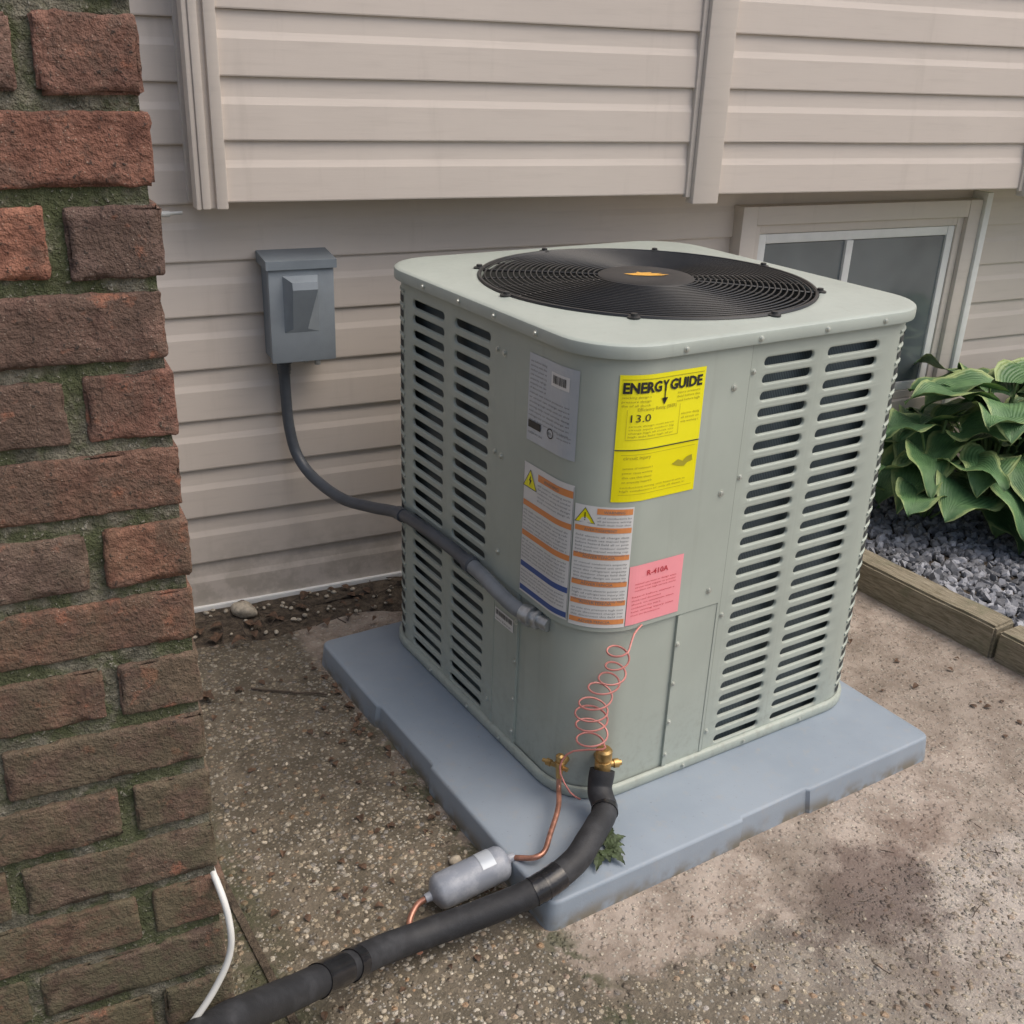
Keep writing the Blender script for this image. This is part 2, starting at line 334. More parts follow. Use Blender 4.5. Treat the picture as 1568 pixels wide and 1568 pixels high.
# ------------------------------------------------------------------ equipment pad
PADH=.0527; S=.9
out=[(0,0),(.40,0),(.405,.006),(.56,.006),(.565,0),(S,0),(S,.36),(S-.006,.365),(S-.006,.54),(S,.545),(S,S),(.56,S),(.555,S-.006),(.40,S-.006),(.395,S),(0,S),(0,.62),(.007,.613),(.007,.40),(0,.393)]
def roundpoly(pts,r,idx):
    o=[]; n=len(pts)
    for i,p in enumerate(pts):
        if i in idx:
            p=Vector(p);a=(Vector(pts[i-1])-p).normalized();b=(Vector(pts[(i+1)%n])-p).normalized()
            for k in range(5):
                t_=k/4; q=(p+a*r)*(1-t_)**2+p*2*t_*(1-t_)+(p+b*r)*t_**2; o.append(tuple(q))
        else: o.append(p)
    return o
out=roundpoly(out,.022,(0,5,10,15))
bm=bmesh.new(); vs=[bm.verts.new((x,y,0)) for x,y in out]; fc=bm.faces.new(vs)
r=bmesh.ops.extrude_face_region(bm,geom=[fc])
for q in [e for e in r['geom'] if isinstance(e,bmesh.types.BMVert)]: q.co.z=PADH
te=[e for e in bm.edges if all(abs(q.co.z-PADH)<1e-6 for q in e.verts)]
bmesh.ops.bevel(bm,geom=te,offset=.006,segments=3,affect='EDGES',profile=.5)
for q in bm.verts:
    if q.co.z<.01:
        q.co.x+=(.004 if q.co.x>.45 else -.004); q.co.y+=(.004 if q.co.y>.45 else -.004)
mb=MB(); mb.bm(bm); autosmooth(mb.obj('equipment_pad',M['pad']),40)
# ------------------------------------------------------------------ air conditioner
ac=empty('air_conditioner')
A_,B_,W_,R_=.155,.166,.722,.10; LF=W_-2*R_; AR=math.pi/2*R_; TOT=4*(LF+AR)
ZB=.056; ZT=.853
def perim(s):
    s=(s+LF)%TOT
    k=int(s//(LF+AR)); q=s-k*(LF+AR)
    cx,cy=A_+W_/2,B_+W_/2; h=W_/2
    if q<=LF: x,y,nx,ny=-h, h-R_-q, -1,0
    else:
        a=(q-LF)/R_; x=-h+R_-R_*math.cos(a); y=-h+R_-R_*math.sin(a); nx,ny=-math.cos(a),-math.sin(a)
    for _ in range(k): x,y=-y,x; nx,ny=-ny,nx
    return cx+x,cy+y,nx,ny
def sp(s,z,o=0):
    x,y,nx,ny=perim(s); return (x+nx*o,y+ny*o,z)
def strip(mb,s0,s1,z0,z1,o,th=.003,ds=.01):
    n=max(1,int(math.ceil((s1-s0)/ds))); v=[];f=[]
    for i in range(n+1):
        s=s0+(s1-s0)*i/n
        v+= [sp(s,z0,o-th),sp(s,z0,o),sp(s,z1,o),sp(s,z1,o-th)]
    for i in range(n):
        a=i*4
        for j in range(4): f.append((a+j,a+4+j,a+4+(j+1)%4,a+(j+1)%4))
    f.append((0,1,2,3)); m=n*4; f.append((m+3,m+2,m+1,m)); mb.add(v,f)
body=MB()
RP=.0290; NR=26; ZL0=.073
def louver_col(s0,s1,c0,c1,o=0):
    cm=(c0+c1)/2; sr=.0079; hl=(c1-c0)/2-sr
    loop=[]
    for side in(1,-1):
        for i in range(9): loop.append((side,math.radians(-90+180*i/8)+(0 if side==1 else math.pi)))
    n=len(loop)
    for k in range(NR):
        zc=ZL0+RP*(k+.5); v=[];f=[]
        def outer(side,a):
            c_,s2=math.cos(a),math.sin(a); m=max(abs(c_),abs(s2)); cx=cm+side*hl
            ex=(s1-cx) if side==1 else (cx-s0)
            return sp(cx+c_/m*ex,zc+s2/m*RP/2,o)
        def inner(rad,off,dz):
            return lambda side,a: sp(cm+side*hl+math.cos(a)*rad,zc+dz+math.sin(a)*rad,o+off)
        for fn in (outer,inner(sr+.0026,.0006,0),inner(sr+.0008,-.0002,0),inner(sr,-.0012,0),inner(sr-.0003,-.0045,.0005)):
            for side,a in loop: v.append(fn(side,a))
        for q in range(4):
            for i in range(n): f.append((q*n+i,q*n+(i+1)%n,(q+1)*n+(i+1)%n,(q+1)*n+i))
        body.add(v,f)
ZL1=ZL0+RP*NR
louver_col(-LF,-.353,-.494,-.372); louver_col(-.353,-.19,-.334,-.212)
strip(body,-.19,-.174,ZL0,ZL1,0); strip(body,-LF,-.174,ZB,ZL0,0); strip(body,-LF,-.174,ZL1,ZT,0)
r0=.346
louver_col(.362,.507,.379,.491); louver_col(.507,AR+LF,.524,.650)
strip(body,r0,.362,ZL0,ZL1,0); strip(body,r0,AR+LF,ZB,ZL0,0); strip(body,r0,AR+LF,ZL1,ZT,0)
for k0 in (LF+AR, 2*(LF+AR)):
    s_a=k0+AR; s_b=k0+AR+LF
    for c0,c1,x0,x1 in ((.02,.14,0,.16),(.20,.32,.16,.36),(.38,.50,.36,LF)):
        louver_col(s_a+x0,s_a+x1,s_a+c0,s_a+c1)
    strip(body,s_a,s_b,ZB,ZL0,0); strip(body,s_a,s_b,ZL1,ZT,0)
COR=[k*(LF+AR) for k in (1,2,3)]   # rounded rear corners
for s_a in COR: strip(body,s_a,s_a+AR,ZB,ZT,-.0012,.002,.006)
autosmooth(body.obj('louvered_panels',M['body'],ac),32)
ribs=MB(); slots=MB()
for s_a in COR:
    for k in range(NR):
        zc=ZL0+RP*(k+.5)
        P=[sp(s_a+.030+(AR-.040)*i/8, zc+RP*.5,-.0018) for i in range(9)]
        tube(ribs,P,.0034,8,raw=True)
        v=[];n=8
        for i in range(n+1):
            s=s_a+.034+(AR-.048)*i/n; v+=[sp(s,zc-.007,.0002),sp(s,zc+.006,.0002)]
        slots.add(v,[(2*i,2*i+2,2*i+3,2*i+1) for i in range(n)])
autosmooth(ribs.obj('corner_ribs',M['body'],ac),50); slots.obj('corner_slots',M['hole'],ac)
p=MB(); US0,US1=-.1735,.3455; UZ=.389
strip(p,US0,US1,UZ,ZT,.003,.004,.008)
autosmooth(p.obj('control_panel',M['body'],ac),30)
p=MB()
strip(p,US0,-.092,ZB,UZ-.002,.001,.003,.008); strip(p,.258,US1,ZB,UZ-.002,.001,.003,.008)
strip(p,-.092,.258,ZB,UZ+.01,-.0025,.003,.006)
for s0,s1 in((-.0965,-.0900),(.2530,.2615)): strip(p,s0,s1,ZB,UZ-.003,.0024,.006,.008)
strip(p,US0-.002,US0+.004,ZB,ZT,.0022,.003); strip(p,US1-.004,US1+.002,ZB,ZT,.0022,.003)
autosmooth(p.obj('service_panel',M['body'],ac),30)
p=MB()
for s in (US0-.0035,US1+.0035): strip(p,s-.0009,s+.0009,ZB,ZT,.0005,.003)
p.obj('panel_seams',M['seam'],ac)
p=MB(); v=[];f=[]; N=160
prof=[(.0,.0535),(.005,.0535),(.0075,.057),(.0075,.070),(.0055,.0735),(.0,.0745)]
for i in range(N):
    s=TOT*i/N
    for o,z in prof: v.append(sp(s,z,o))
m=len(prof)
for i in range(N):
    for j in range(m-1): f.append((i*m+j,((i+1)%N)*m+j,((i+1)%N)*m+j+1,i*m+j+1))
p.add(v,f); autosmooth(p.obj('base_pan',M['body'],ac),50)
p=MB(); v=[];f=[]
for i in range(N):
    s=TOT*i/N; v+=[sp(s,.06,-.024),sp(s,.845,-.024)]
for i in range(N): f.append((2*i,2*((i+1)%N),2*((i+1)%N)+1,2*i+1))
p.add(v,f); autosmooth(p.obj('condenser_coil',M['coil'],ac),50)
CX,CY=A_+W_/2,B_+W_/2; FX,FY=CX-.008,CY-.012
def rr(phi,ext):
    h=W_/2+ext; R=R_+ext; dx,dy=math.cos(phi),math.sin(phi)
    t_=min(h/abs(dx) if abs(dx)>1e-9 else 9,h/abs(dy) if abs(dy)>1e-9 else 9); x,y=abs(dx*t_),abs(dy*t_)
    if x>h-R and y>h-R:
        c_=h-R; bq=(abs(dx)+abs(dy))*c_; cq=2*c_*c_-R*R; t_=bq+math.sqrt(max(0,bq*bq-cq))
    return t_
RO=.309
rings=[('r',.006,.8485),('r',.0115,.848),('r',.0122,.850),('r',.0122,.864),('r',.0112,.8672),('r',.008,.8693),('r',.002,.8702),('m',.12,.8708),('m',.5,.8720),('m',.85,.8735),('c',RO+.012,.8745),('c',RO+.004,.8755),('c',RO-.003,.8735),('c',RO-.006,.868),('c',RO-.008,.80)]
v=[];f=[];N=192
for typ,q,z in rings:
    for i in range(N):
        ph=2*math.pi*i/N; ox,oy=CX,CY
        if typ=='r': rad=rr(ph,q)
        elif typ=='c': rad=q; ox,oy=FX,FY
        else: rad=rr(ph,0)*(1-q)+(RO+.012)*q; ox,oy=CX*(1-q)+FX*q,CY*(1-q)+FY*q
        v.append((ox+rad*math.cos(ph),oy+rad*math.sin(ph),z))
for k in range(len(rings)-1):
    for i in range(N): f.append((k*N+i,k*N+(i+1)%N,(k+1)*N+(i+1)%N,(k+1)*N+i))
autosmooth(mesh('top_cover',v,f,M['lid'],ac),38)
CX,CY=FX,FY
p=MB(); n=64
v=[(CX+(RO-.008)*math.cos(2*math.pi*i/n),CY+(RO-.008)*math.sin(2*math.pi*i/n),z) for z in(.868,.55) for i in range(n)]
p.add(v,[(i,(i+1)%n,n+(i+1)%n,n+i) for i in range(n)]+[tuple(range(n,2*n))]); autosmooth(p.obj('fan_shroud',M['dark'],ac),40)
p=MB(); p.lathe((CX,CY,.72),(0,0,1),[(0,.07),(.13,.075),(.145,.06)],28)
for b in range(3):
    a0=b*2*math.pi/3+.4; v=[];f=[]
    for i in range(9):
        for j in range(5):
            rad=.07+.21*i/8; an=a0+(j/4-.5)*(1.15-.25*i/8); v.append((CX+rad*math.cos(an),CY+rad*math.sin(an),.81+.045*(j/4-.5)))
    for i in range(8):
        for j in range(4): q=i*5+j; f.append((q,q+5,q+6,q+1))
    p.add(v,f)
autosmooth(p.obj('fan',simple('fan_metal',(.22,.225,.215),.4,.3),ac),40)
def gz(r): return .8755+.0075*(1-(r/RO)**2)
p=MB()
radii=[.096+i*(.296-.096)/19 for i in range(20)]
for rad in radii+[.306]:
    n=120; rw=.0015 if rad<.300 else .0038
    v=[];f=[]
    for i in range(n):
        a=2*math.pi*i/n
        for j in range(6):
            b=2*math.pi*j/6; q=rad+rw*math.cos(b); v.append((CX+q*math.cos(a),CY+q*math.sin(a),gz(rad)+rw*math.sin(b)))
    for i in range(n):
        for j in range(6): f.append((i*6+j,((i+1)%n)*6+j,((i+1)%n)*6+(j+1)%6,i*6+(j+1)%6))
    p.add(v,f)
for k in range(24):
    a=2*math.pi*k/24+.05; thick=.0026 if k%3==0 else .0015
    P=[(CX+q*math.cos(a),CY+q*math.sin(a),gz(q)-.0036) for q in np.linspace(.06,.306,8)]
    tube(p,P,thick,6,raw=True)
for k in range(8):
    a=2*math.pi*k/8+.05; x,y=CX+.312*math.cos(a),CY+.312*math.sin(a)
    p.lathe((x,y,.8745),(0,0,1),[(0,.011),(.003,.011),(.0045,.006),(.008,.0055),(.0085,.003)],12)
autosmooth(p.obj('fan_grille',M['grille'],ac),50)
p=MB(); p.lathe((CX,CY,.876),(0,0,1),[(0,.088),(.006,.089),(.0085,.085),(.0095,.05),(.0098,.002)],48); autosmooth(p.obj('grille_hub',M['black'],ac),40)
emb=[(-1,-.15),(-.55,-.42),(.1,-.40),(.7,-.22),(1.0,.05),(.45,-.02),(.75,.28),(.2,.16),(.3,.42),(-.2,.22),(-.35,.40),(-.45,.08)]
ang=-.56
mesh('hub_emblem',[(CX+.042*(x*math.cos(ang)-y*math.sin(ang)),CY+.042*(x*math.sin(ang)+y*math.cos(ang)),.8866) for x,y in emb],[tuple(range(len(emb)))],M['gold'],ac)
p=MB()
def screw(s,z,o=.003,r=.0042):
    a=Vector(sp(s,z,o)); b=Vector(sp(s,z,o+.01)); d=(b-a).normalized()
    p.lathe(a,d,[(0,r*1.5),(.0008,r*1.5),(.0012,r),(.0035,r*.9),(.0042,r*.4)],10)
for z in np.linspace(.44,.80,3): screw(US0+.012,z); screw(US1-.030,z-.02)
for z in (.10,.17,.25,.33): screw(-.094,z,.0024,.0035); screw(.2575,z,.0024,.0035)
for z in (.115,.36,.62,.80): screw(US0-.013,z,.000,.0035); screw(US1+.011,z,.000,.0035)
for s in (-.43,-.30,-.184,-.06,.20,.352,.50,.64): screw(s,.857,.0122,.0036)
for s in (-.40,-.25,-.13,.30,.45,.60): screw(s,.064,.0075,.0033)
autosmooth(p.obj('screws',M['screw'],ac),40)
# ---------------- labels
def lab(name,s0,s1,z0,z1,mat,o=.0042):
    n=max(1,int((s1-s0)/.006)); v=[];f=[]
    for i in range(n+1):
        s=s0+(s1-s0)*i/n; v+=[sp(s,z0,o),sp(s,z1,o)]
    for i in range(n): f.append((2*i,2*i+2,2*i+3,2*i+1))
    return mesh(name,v,f,mat,ac)
class Ink:
    def __init__(s,name,mat,o=.0050): s.mb=MB(); s.name=name; s.mat=mat; s.o=o
    def text(s,body,s0,z,size,width=None,bold=0):
        cu=bpy.data.curves.new('t','FONT'); cu.body=body; cu.size=size; cu.offset=bold; cu.resolution_u=2
        ob=bpy.data.objects.new('t',cu); COL.objects.link(ob); bpy.context.view_layer.update()
        dg=bpy.context.evaluated_depsgraph_get(); me=bpy.data.meshes.new_from_object(ob.evaluated_get(dg))
        xs=[q.co.x for q in me.vertices]
        if xs:
            k=1; x0=min(xs)
            if width: k=width/(max(xs)-x0)
            v=[sp(s0+(q.co.x-x0)*k,z+q.co.y,s.o) for q in me.vertices]
            s.mb.add(v,[tuple(q.vertices) for q in me.polygons])
        bpy.data.objects.remove(ob); bpy.data.curves.remove(cu); bpy.data.meshes.remove(me)
    def rect(s,s0,s1,z0,z1,o=None):
        n=max(1,int((s1-s0)/.008)); v=[];f=[]; o=o or s.o
        for i in range(n+1):
            q=s0+(s1-s0)*i/n; v+=[sp(q,z0,o),sp(q,z1,o)]
        for i in range(n): f.append((2*i,2*i+2,2*i+3,2*i+1))
        s.mb.add(v,f)
    def poly(s,pts,o=None): s.mb.add([sp(a,b,o or s.o) for a,b in pts],[tuple(range(len(pts)))])
    def done(s): return s.mb.obj(s.name,s.mat,ac)
words="installer must read the service manual before working on this unit disconnect all power hazard of electric shock can cause injury or death use copper conductors only minimum circuit ampacity field wiring high pressure side design test refrigerant charge outdoor use".split()
def filler(nch):
    o=''
    while len(o)<nch: o+=random.choice(words)+' '
    return o[:nch].strip()
black=Ink('label_black_print',M['ink'],.0053); grey=Ink('label_grey_print',M['greyink']); org=Ink('label_orange_bars',M['orange'],.0047)
blu=Ink('label_blue_bars',M['blue'],.0047); yl=Ink('label_hazard_triangles',M['yel'],.0049); rd=Ink('label_red_print',M['redink']); oli=Ink('label_olive_print',M['olive']); wh=Ink('label_white_boxes',M['wlabel'],.0046)
lab('rating_label',-.085,.039,.677,.821,M['silver'])
wh.rect(-.022,.022,.784,.806)
x=-.017
while x<.016:
    w_=random.choice((.0006,.001,.0016)); black.rect(x,x+w_,.789,.802); x+=w_+random.choice((.0007,.0012))
for k in range(7): grey.text(filler(16),-.080,.808-k*.0072,.0048,.045)
for k in range(7): grey.text(filler(30),-.080,.757-k*.0075,.0046,.105)
black.rect(-.080,-.045,.700,.712); grey.text('MADE IN USA',-.080,.690,.005,.04)
def ring(s,z,r0,r1):
    n=24; pts0=[(s+r0*math.cos(2*math.pi*i/n),z+r0*math.sin(2*math.pi*i/n)) for i in range(n)]; pts1=[(s+r1*math.cos(2*math.pi*i/n),z+r1*math.sin(2*math.pi*i/n)) for i in range(n)]
    for i in range(n): black.poly([pts0[i],pts0[(i+1)%n],pts1[(i+1)%n],pts1[i]])
ring(-.018,.706,.0068,.0085); black.text('ETL',-.0232,.7035,.0055,.0105)
for k in range(2): grey.text(filler(22),.0,.710-k*.006,.004,.030)
lab('warning_label_a',-.087,.0425,.400,.638,M['wlabel'])
def tri2(s,z,h):
    P3=[(s-h*.62,z),(s+h*.62,z),(s,z+h)]; yl.poly(P3); c_=Vector((s,z+h/3))
    for a,b in((0,1),(1,2),(2,0)):
        p0,p1=Vector(P3[a]),Vector(P3[b]); q0=c_+(p0-c_)*1.10;q1=c_+(p1-c_)*1.10
        black.poly([tuple(p0),tuple(p1),tuple(q1),tuple(q0)])
tri2(-.067,.597,.030); black.poly([(-.0655,.619),(-.0705,.609),(-.0675,.609),(-.069,.600),(-.0625,.611),(-.066,.611)])
org.rect(-.045,.0405,.616,.628); grey.text('WARNING',-.028,.6185,.008,.04)
for k in range(5): grey.text(filler(26),-.045,.608-k*.0068,.0052,.082)
org.rect(-.085,.0405,.562,.572)
for k in range(6): grey.text(filler(40),-.083,.553-k*.0066,.0052,.118)
org.rect(-.085,.0405,.507,.517)
for k in range(6): grey.text(filler(40),-.083,.499-k*.0066,.0052,.118)
blu.rect(-.085,.0405,.449,.459)
for k in range(4): grey.text(filler(40),-.083,.441-k*.0066,.0052,.118)
blu.rect(-.085,.0405,.404,.414)
grey.rect(-.0862,-.0855,.402,.636); grey.rect(.0412,.0419,.402,.636)
lab('warning_label_b',.045,.1365,.397,.611,M['wlabel'])
tri2(.062,.582,.024); black.rect(.0612,.0628,.589,.599); black.rect(.0612,.0628,.5855,.5872)
org.rect(.080,.1345,.598,.608); grey.text('WARNING',.090,.600,.0065,.032)
for k in range(3): grey.text(filler(20),.081,.591-k*.0058,.0045,.052)
for zz in(.567,.520,.472,.438,.404):
    org.rect(.047,.1345,zz,zz+.009); grey.text('ADVERTENCIA' if zz<.55 else 'AVERTISSEMENT',.062,zz+.0018,.0065,.05)
for z0,nn in((.560,6),(.513,6),(.465,4),(.431,3)):
    for k in range(nn): grey.text(filler(30),.049,z0-.0022-k*.0062,.0048,.083)
lab('energy_label_upper',.098,.2515,.706,.823,M['yel']); lab('energy_label_lower',.098,.2515,.620,.7045,M['yel2'])
black.text('ENERG',.1035,.7955,.0225,.062,.0009); black.text('Y',.1668,.7955,.0225,.0125,.0009); black.text('GUIDE',.1815,.7955,.0225,.0635,.0009)
black.rect(.1722,.1740,.780,.797); black.poly([(.1672,.784),(.1790,.784),(.1731,.773)])
oli.rect(.102,.2475,.8155,.8165); black.text('13.0',.118,.750,.017,.032); oli.text('Efficiency Rating (SEER)',.128,.767,.0075,.07)
oli.rect(.112,.1125,.722,.770); oli.rect(.205,.2056,.722,.770); oli.rect(.112,.205,.7215,.7222)
for k in range(3): oli.text(filler(16),.103,.787-k*.0065,.0052,.045); oli.text(filler(16),.198,.787-k*.0065,.0052,.045)
for k in range(4): oli.text(filler(26),.116,.742-k*.0055,.0042,.08)
for k in range(3): oli.text(filler(14),.209,.752-k*.0065,.005,.036)
black.rect(.0985,.251,.7045,.7058)
oli.text(filler(14),.112,.690,.008,.045)
for k in range(4): oli.text(filler(20),.112,.674-k*.0075,.0052,.05)
oli.poly([(.200,.672),(.212,.678),(.222,.674),(.230,.680),(.240,.682),(.242,.672),(.232,.670),(.226,.665),(.214,.667)])
oli.rect(.108,.245,.6975,.698); oli.rect(.108,.245,.632,.6325)
for k in range(2): oli.text(filler(36),.110,.643-k*.006,.0045,.12)
lab('refrigerant_label',.138,.248,.398,.506,M['pink'])
rd.text('R-410A',.172,.484,.0135,.044,.0002)
for k in range(3): rd.text(filler(30),.150,.471-k*.006,.0042,.085)
for k in range(6): rd.text(filler(22),.146,.448-k*.0068,.0040,.06 if k%2 else .088)
lab('barcode_label',-.166,-.104,.302,.328,M['wlabel'],.0022)
b=Ink('barcode_bars',M['ink'],.0028); x=-.163
while x<-.109:
    w_=random.choice((.0006,.001,.0016)); b.rect(x,x+w_,.315,.325); x+=w_+random.choice((.0007,.0012))
b.text(filler(24),-.162,.306,.0055,.05); b.done()
for q in(black,grey,org,blu,yl,rd,oli,wh): q.done()
# ------------------------------------------------------------------ valves, coil wire
def sv(s,z,o): return Vector(sp(s,z,o))
p=MB()
bx=sv(.115,.142,.026)
p.lathe(bx,(0,0,1),[(-.03,.010),(-.008,.010),(-.007,.0145),(.010,.0145),(.011,.012),(.015,.012),(.016,.0145),(.030,.0145),(.034,.011),(.035,.003)],18)
p.cyl(bx,sv(.115,.142,-.01),.010)
tdir=(sv(.14,.142,.026)-bx).normalized()
p.lathe(bx,tdir,[(0,.006),(.018,.006),(.019,.008),(.028,.008),(.029,.005),(.033,.005)],12)
lx=sv(.055,.125,.024)
p.lathe(lx,(0,0,1),[(-.022,.0055),(.0,.007),(.001,.0085),(.010,.0085),(.011,.006),(.015,.0075),(.023,.0075),(.026,.004)],14)
p.cyl(lx,sv(.055,.125,-.01),.007)
td=(sv(.03,.125,.024)-lx).normalized()
p.lathe(lx-td*.016,td,[(0,.004),(.012,.0045),(.032,.0045),(.033,.0065),(.042,.0065),(.043,.0035),(.050,.0035)],12)
autosmooth(p.obj('service_valves',M['brass'],ac),40)
p=MB(); pts=[sv(.172,.392,.004),sv(.150,.386,.014)]
turns=8; n=turns*16
for i in range(n+1):
    t_=i/n; a=2*math.pi*turns*t_+.5; zc=.372-.190*t_+.004*math.sin(a*.37); sc=.122-.034*t_+.007*math.sin(t_*8); ra=.0185*(1-.18*math.sin(t_*5+1))
    pts.append(sv(sc+ra*math.cos(a),zc-.007*math.sin(a),.024+ra*.85*math.sin(a)))
pts+=[sv(.074,.165,.024),sv(.060,.145,.03),sv(.060,.12,.035),sv(.075,.09,.040),sv(.088,.075,.035)]
tube(p,pts,.0018,6,seg=2); autosmooth(p.obj('capillary_wire',M['redwire'],ac),60)
# ------------------------------------------------------------------ insulated suction line
ls=empty('refrigerant_line_set')
P=[bx+Vector((0,0,-.010)),bx+Vector((-.012,-.012,-.040)),(.178,.105,.088),(.140,.075,.092),(.106,.052,.095),(.062,.030,.088),(-.008,.020,.076),(-.092,.035,.058),(-.189,.054,.045),(-.27,.040,.066),(-.3354,.0072,.10),(-.4256,-.0482,.16),(-.4847,-.0959,.215),(-.5343,-.146,.272),(-.5736,-.176,.300),(-.68,-.30,.42),(-.9,-.5,.6)]
cl=catmull(P,12)
p=MB(); tube(p,cl,.0222,20,raw=True,rad=lambda t_: .0215*(1+.035*noise.noise(Vector((t_*30,0,0))))); autosmooth(p.obj('foam_insulation_sleeve',M['foam'],ls),60)
p=MB()
for i0,i1 in((22,25),(66,71),(70,74),(116,119),(121,127)):
    tube(p,cl[i0:i1+1],.0238,20,raw=True,rad=lambda t_: .0227+.0004*math.sin(t_*14))
autosmooth(p.obj('tape_wraps',M['tape'],ls),60)
p=MB()
DR0=Vector((-.136,.128,.034)); DR1=Vector((-.006,.120,.052)); dd=(DR1-DR0).normalized()
tube(p,[lx+Vector((0,0,-.018)),lx+Vector((-.003,-.006,-.040)),(.120,.158,.080),(.075,.115,.075),(.045,.088,.072),(.025,.088,.068),(.012,.108,.058),DR1+dd*.010],.0046,10,8)
tube(p,[DR0-dd*.012,DR0-dd*.03+Vector((0,-.002,-.004)),DR0-dd*.05+Vector((0,-.018,-.012)),DR0-dd*.055+Vector((-.002,-.045,-.014)),(-.20,.05,.018)],.0048,10,8)
autosmooth(p.obj('copper_liquid_line',M['copper'],ls),60)
dr=empty('filter_drier')
p=MB(); L=(DR1-DR0).length
p.lathe(DR0,dd,[(-.014,.007),(-.004,.008),(0,.017),(.005,.025),(.012,.0285),(.03,.0290),(L-.03,.0290),(L-.012,.0285),(L-.005,.025),(L,.017),(L+.004,.008),(L+.014,.007)],28)
autosmooth(p.obj('canister',M['drier'],dr),35)
p=MB(); u=Vector((0,0,1)); u=(u-dd*u.dot(dd)).normalized(); w=dd.cross(u); v=[];f=[]
for i in range(13):
    a=-1.5+2.2*i/12
    for tt in(.082,.106): v.append(DR0+dd*tt+(u*math.cos(a)+w*math.sin(a))*.0297)
for i in range(12): f.append((2*i,2*i+1,2*i+3,2*i+2))
p.add(v,f); autosmooth(p.obj('paper_label',M['silver'],dr),60)
# ------------------------------------------------------------------ disconnect box
db=empty('electrical_disconnect_box')
x0,x1,z0,z1=-.118,.024,.612,.838; yf=WY-.092; yb=WY-.012
p=MB(); p.box(x0+.004,x1-.004,yf+.012,yb,z0+.004,z1-.012,.003); autosmooth(hmb(p).obj('enclosure',M['box'],db),30)
p=MB(); p.box(x0,x1,yf,yf+.016,z0,z1-.022,.0035)
v=[(-.088,yf,.678),(-.012,yf,.678),(-.012,yf,.800),(-.088,yf,.800),(-.070,yf-.003,.686),(-.038,yf-.003,.686),(-.020,yf-.030,.775),(-.074,yf-.030,.775),(-.020,yf-.026,.790),(-.074,yf-.026,.790)]
p.add(v,[(0,1,5,4),(1,2,8,6,5),(3,0,4,7,9),(4,5,6,7),(7,6,8,9),(9,8,2,3)])
autosmooth(hmb(p).obj('cover',M['boxl'],db),20)
p=MB(); v=[(x0-.005,yf-.006,z1-.024),(x1+.005,yf-.006,z1-.024),(x1+.005,yf-.006,z1-.006),(x0-.005,yf-.006,z1-.006),(x0-.005,yb,z1-.020),(x1+.005,yb,z1-.020),(x1+.005,yb,z1+.004),(x0-.005,yb,z1+.004)]
p.add(v,[(0,1,2,3),(3,2,6,7),(0,3,7,4),(1,5,6,2),(0,4,5,1),(4,7,6,5)]); autosmooth(hmb(p).obj('rain_hood',M['box'],db),20)
p=MB(); p.lathe(((x0+x1)/2+.01,yf+.03,z0),(0,0,-1),[(-.002,.010),(.004,.010),(.005,.006),(.009,.006)],12); p.lathe(((x0+x1)/2+.03,yf+.008,z0),(0,0,-1),[(-.002,.007),(.010,.007),(.011,.003)],8)
autosmooth(hmb(p).obj('locking_tab',M['steel'],db),40)
cd=empty('electrical_conduit')
yc=WY-.05
start=Vector(hw(-.084,yc,.613))
p=MB(); p.lathe(start,(0,0,-1),[(-.002,.018),(.012,.018),(.014,.015),(.028,.0155),(.030,.014),(.036,.014)],16); autosmooth(p.obj('box_connector',M['conduit'],cd),40)
AX=A_-.0165
C1=[start+Vector((0,0,-.028)),start+Vector((.001,0,-.09)),start+Vector((.004,-.003,-.16)),start+Vector((.012,-.022,-.222)),start+Vector((.028,-.075,-.262)),(AX-.036,1.00,.335),(AX-.012,.90,.348),(AX,.80,.372),(AX,.70,.384),(AX,.58,.388),(AX-.002,.50,.388)]
p=MB(); tube(p,C1,.0125,14,10); autosmooth(p.obj('flexible_conduit',M['conduit'],cd),60)
p=MB(); p.lathe((AX,.795,.374),(0,-1,.08),[(0,.0145),(.022,.0145)],16)
p.lathe((AX-.002,.505,.388),(0,-1,0),[(0,.0165),(.016,.0165),(.017,.015),(.02,.015)],16); autosmooth(p.obj('coupling',M['conduit'],cd),40)
p=MB(); tube(p,[(AX-.002,.50,.388),(AX-.004,.45,.387),(AX-.006,.40,.382),(AX-.003,.35,.374),(AX+.002,.318,.371)],.0135,14,8); autosmooth(p.obj('grey_whip',M['conduitg'],cd),60)
p=MB(); e0=Vector((AX+.002,.322,.371)); p.lathe(e0,(.25,-1,0),[(0,.0165),(.010,.0165),(.011,.0185),(.022,.0185),(.023,.013),(.03,.013),(.031,.0165),(.037,.0165),(.038,.012),(.060,.012)],16); autosmooth(p.obj('threaded_connector',M['steel'],cd),40)
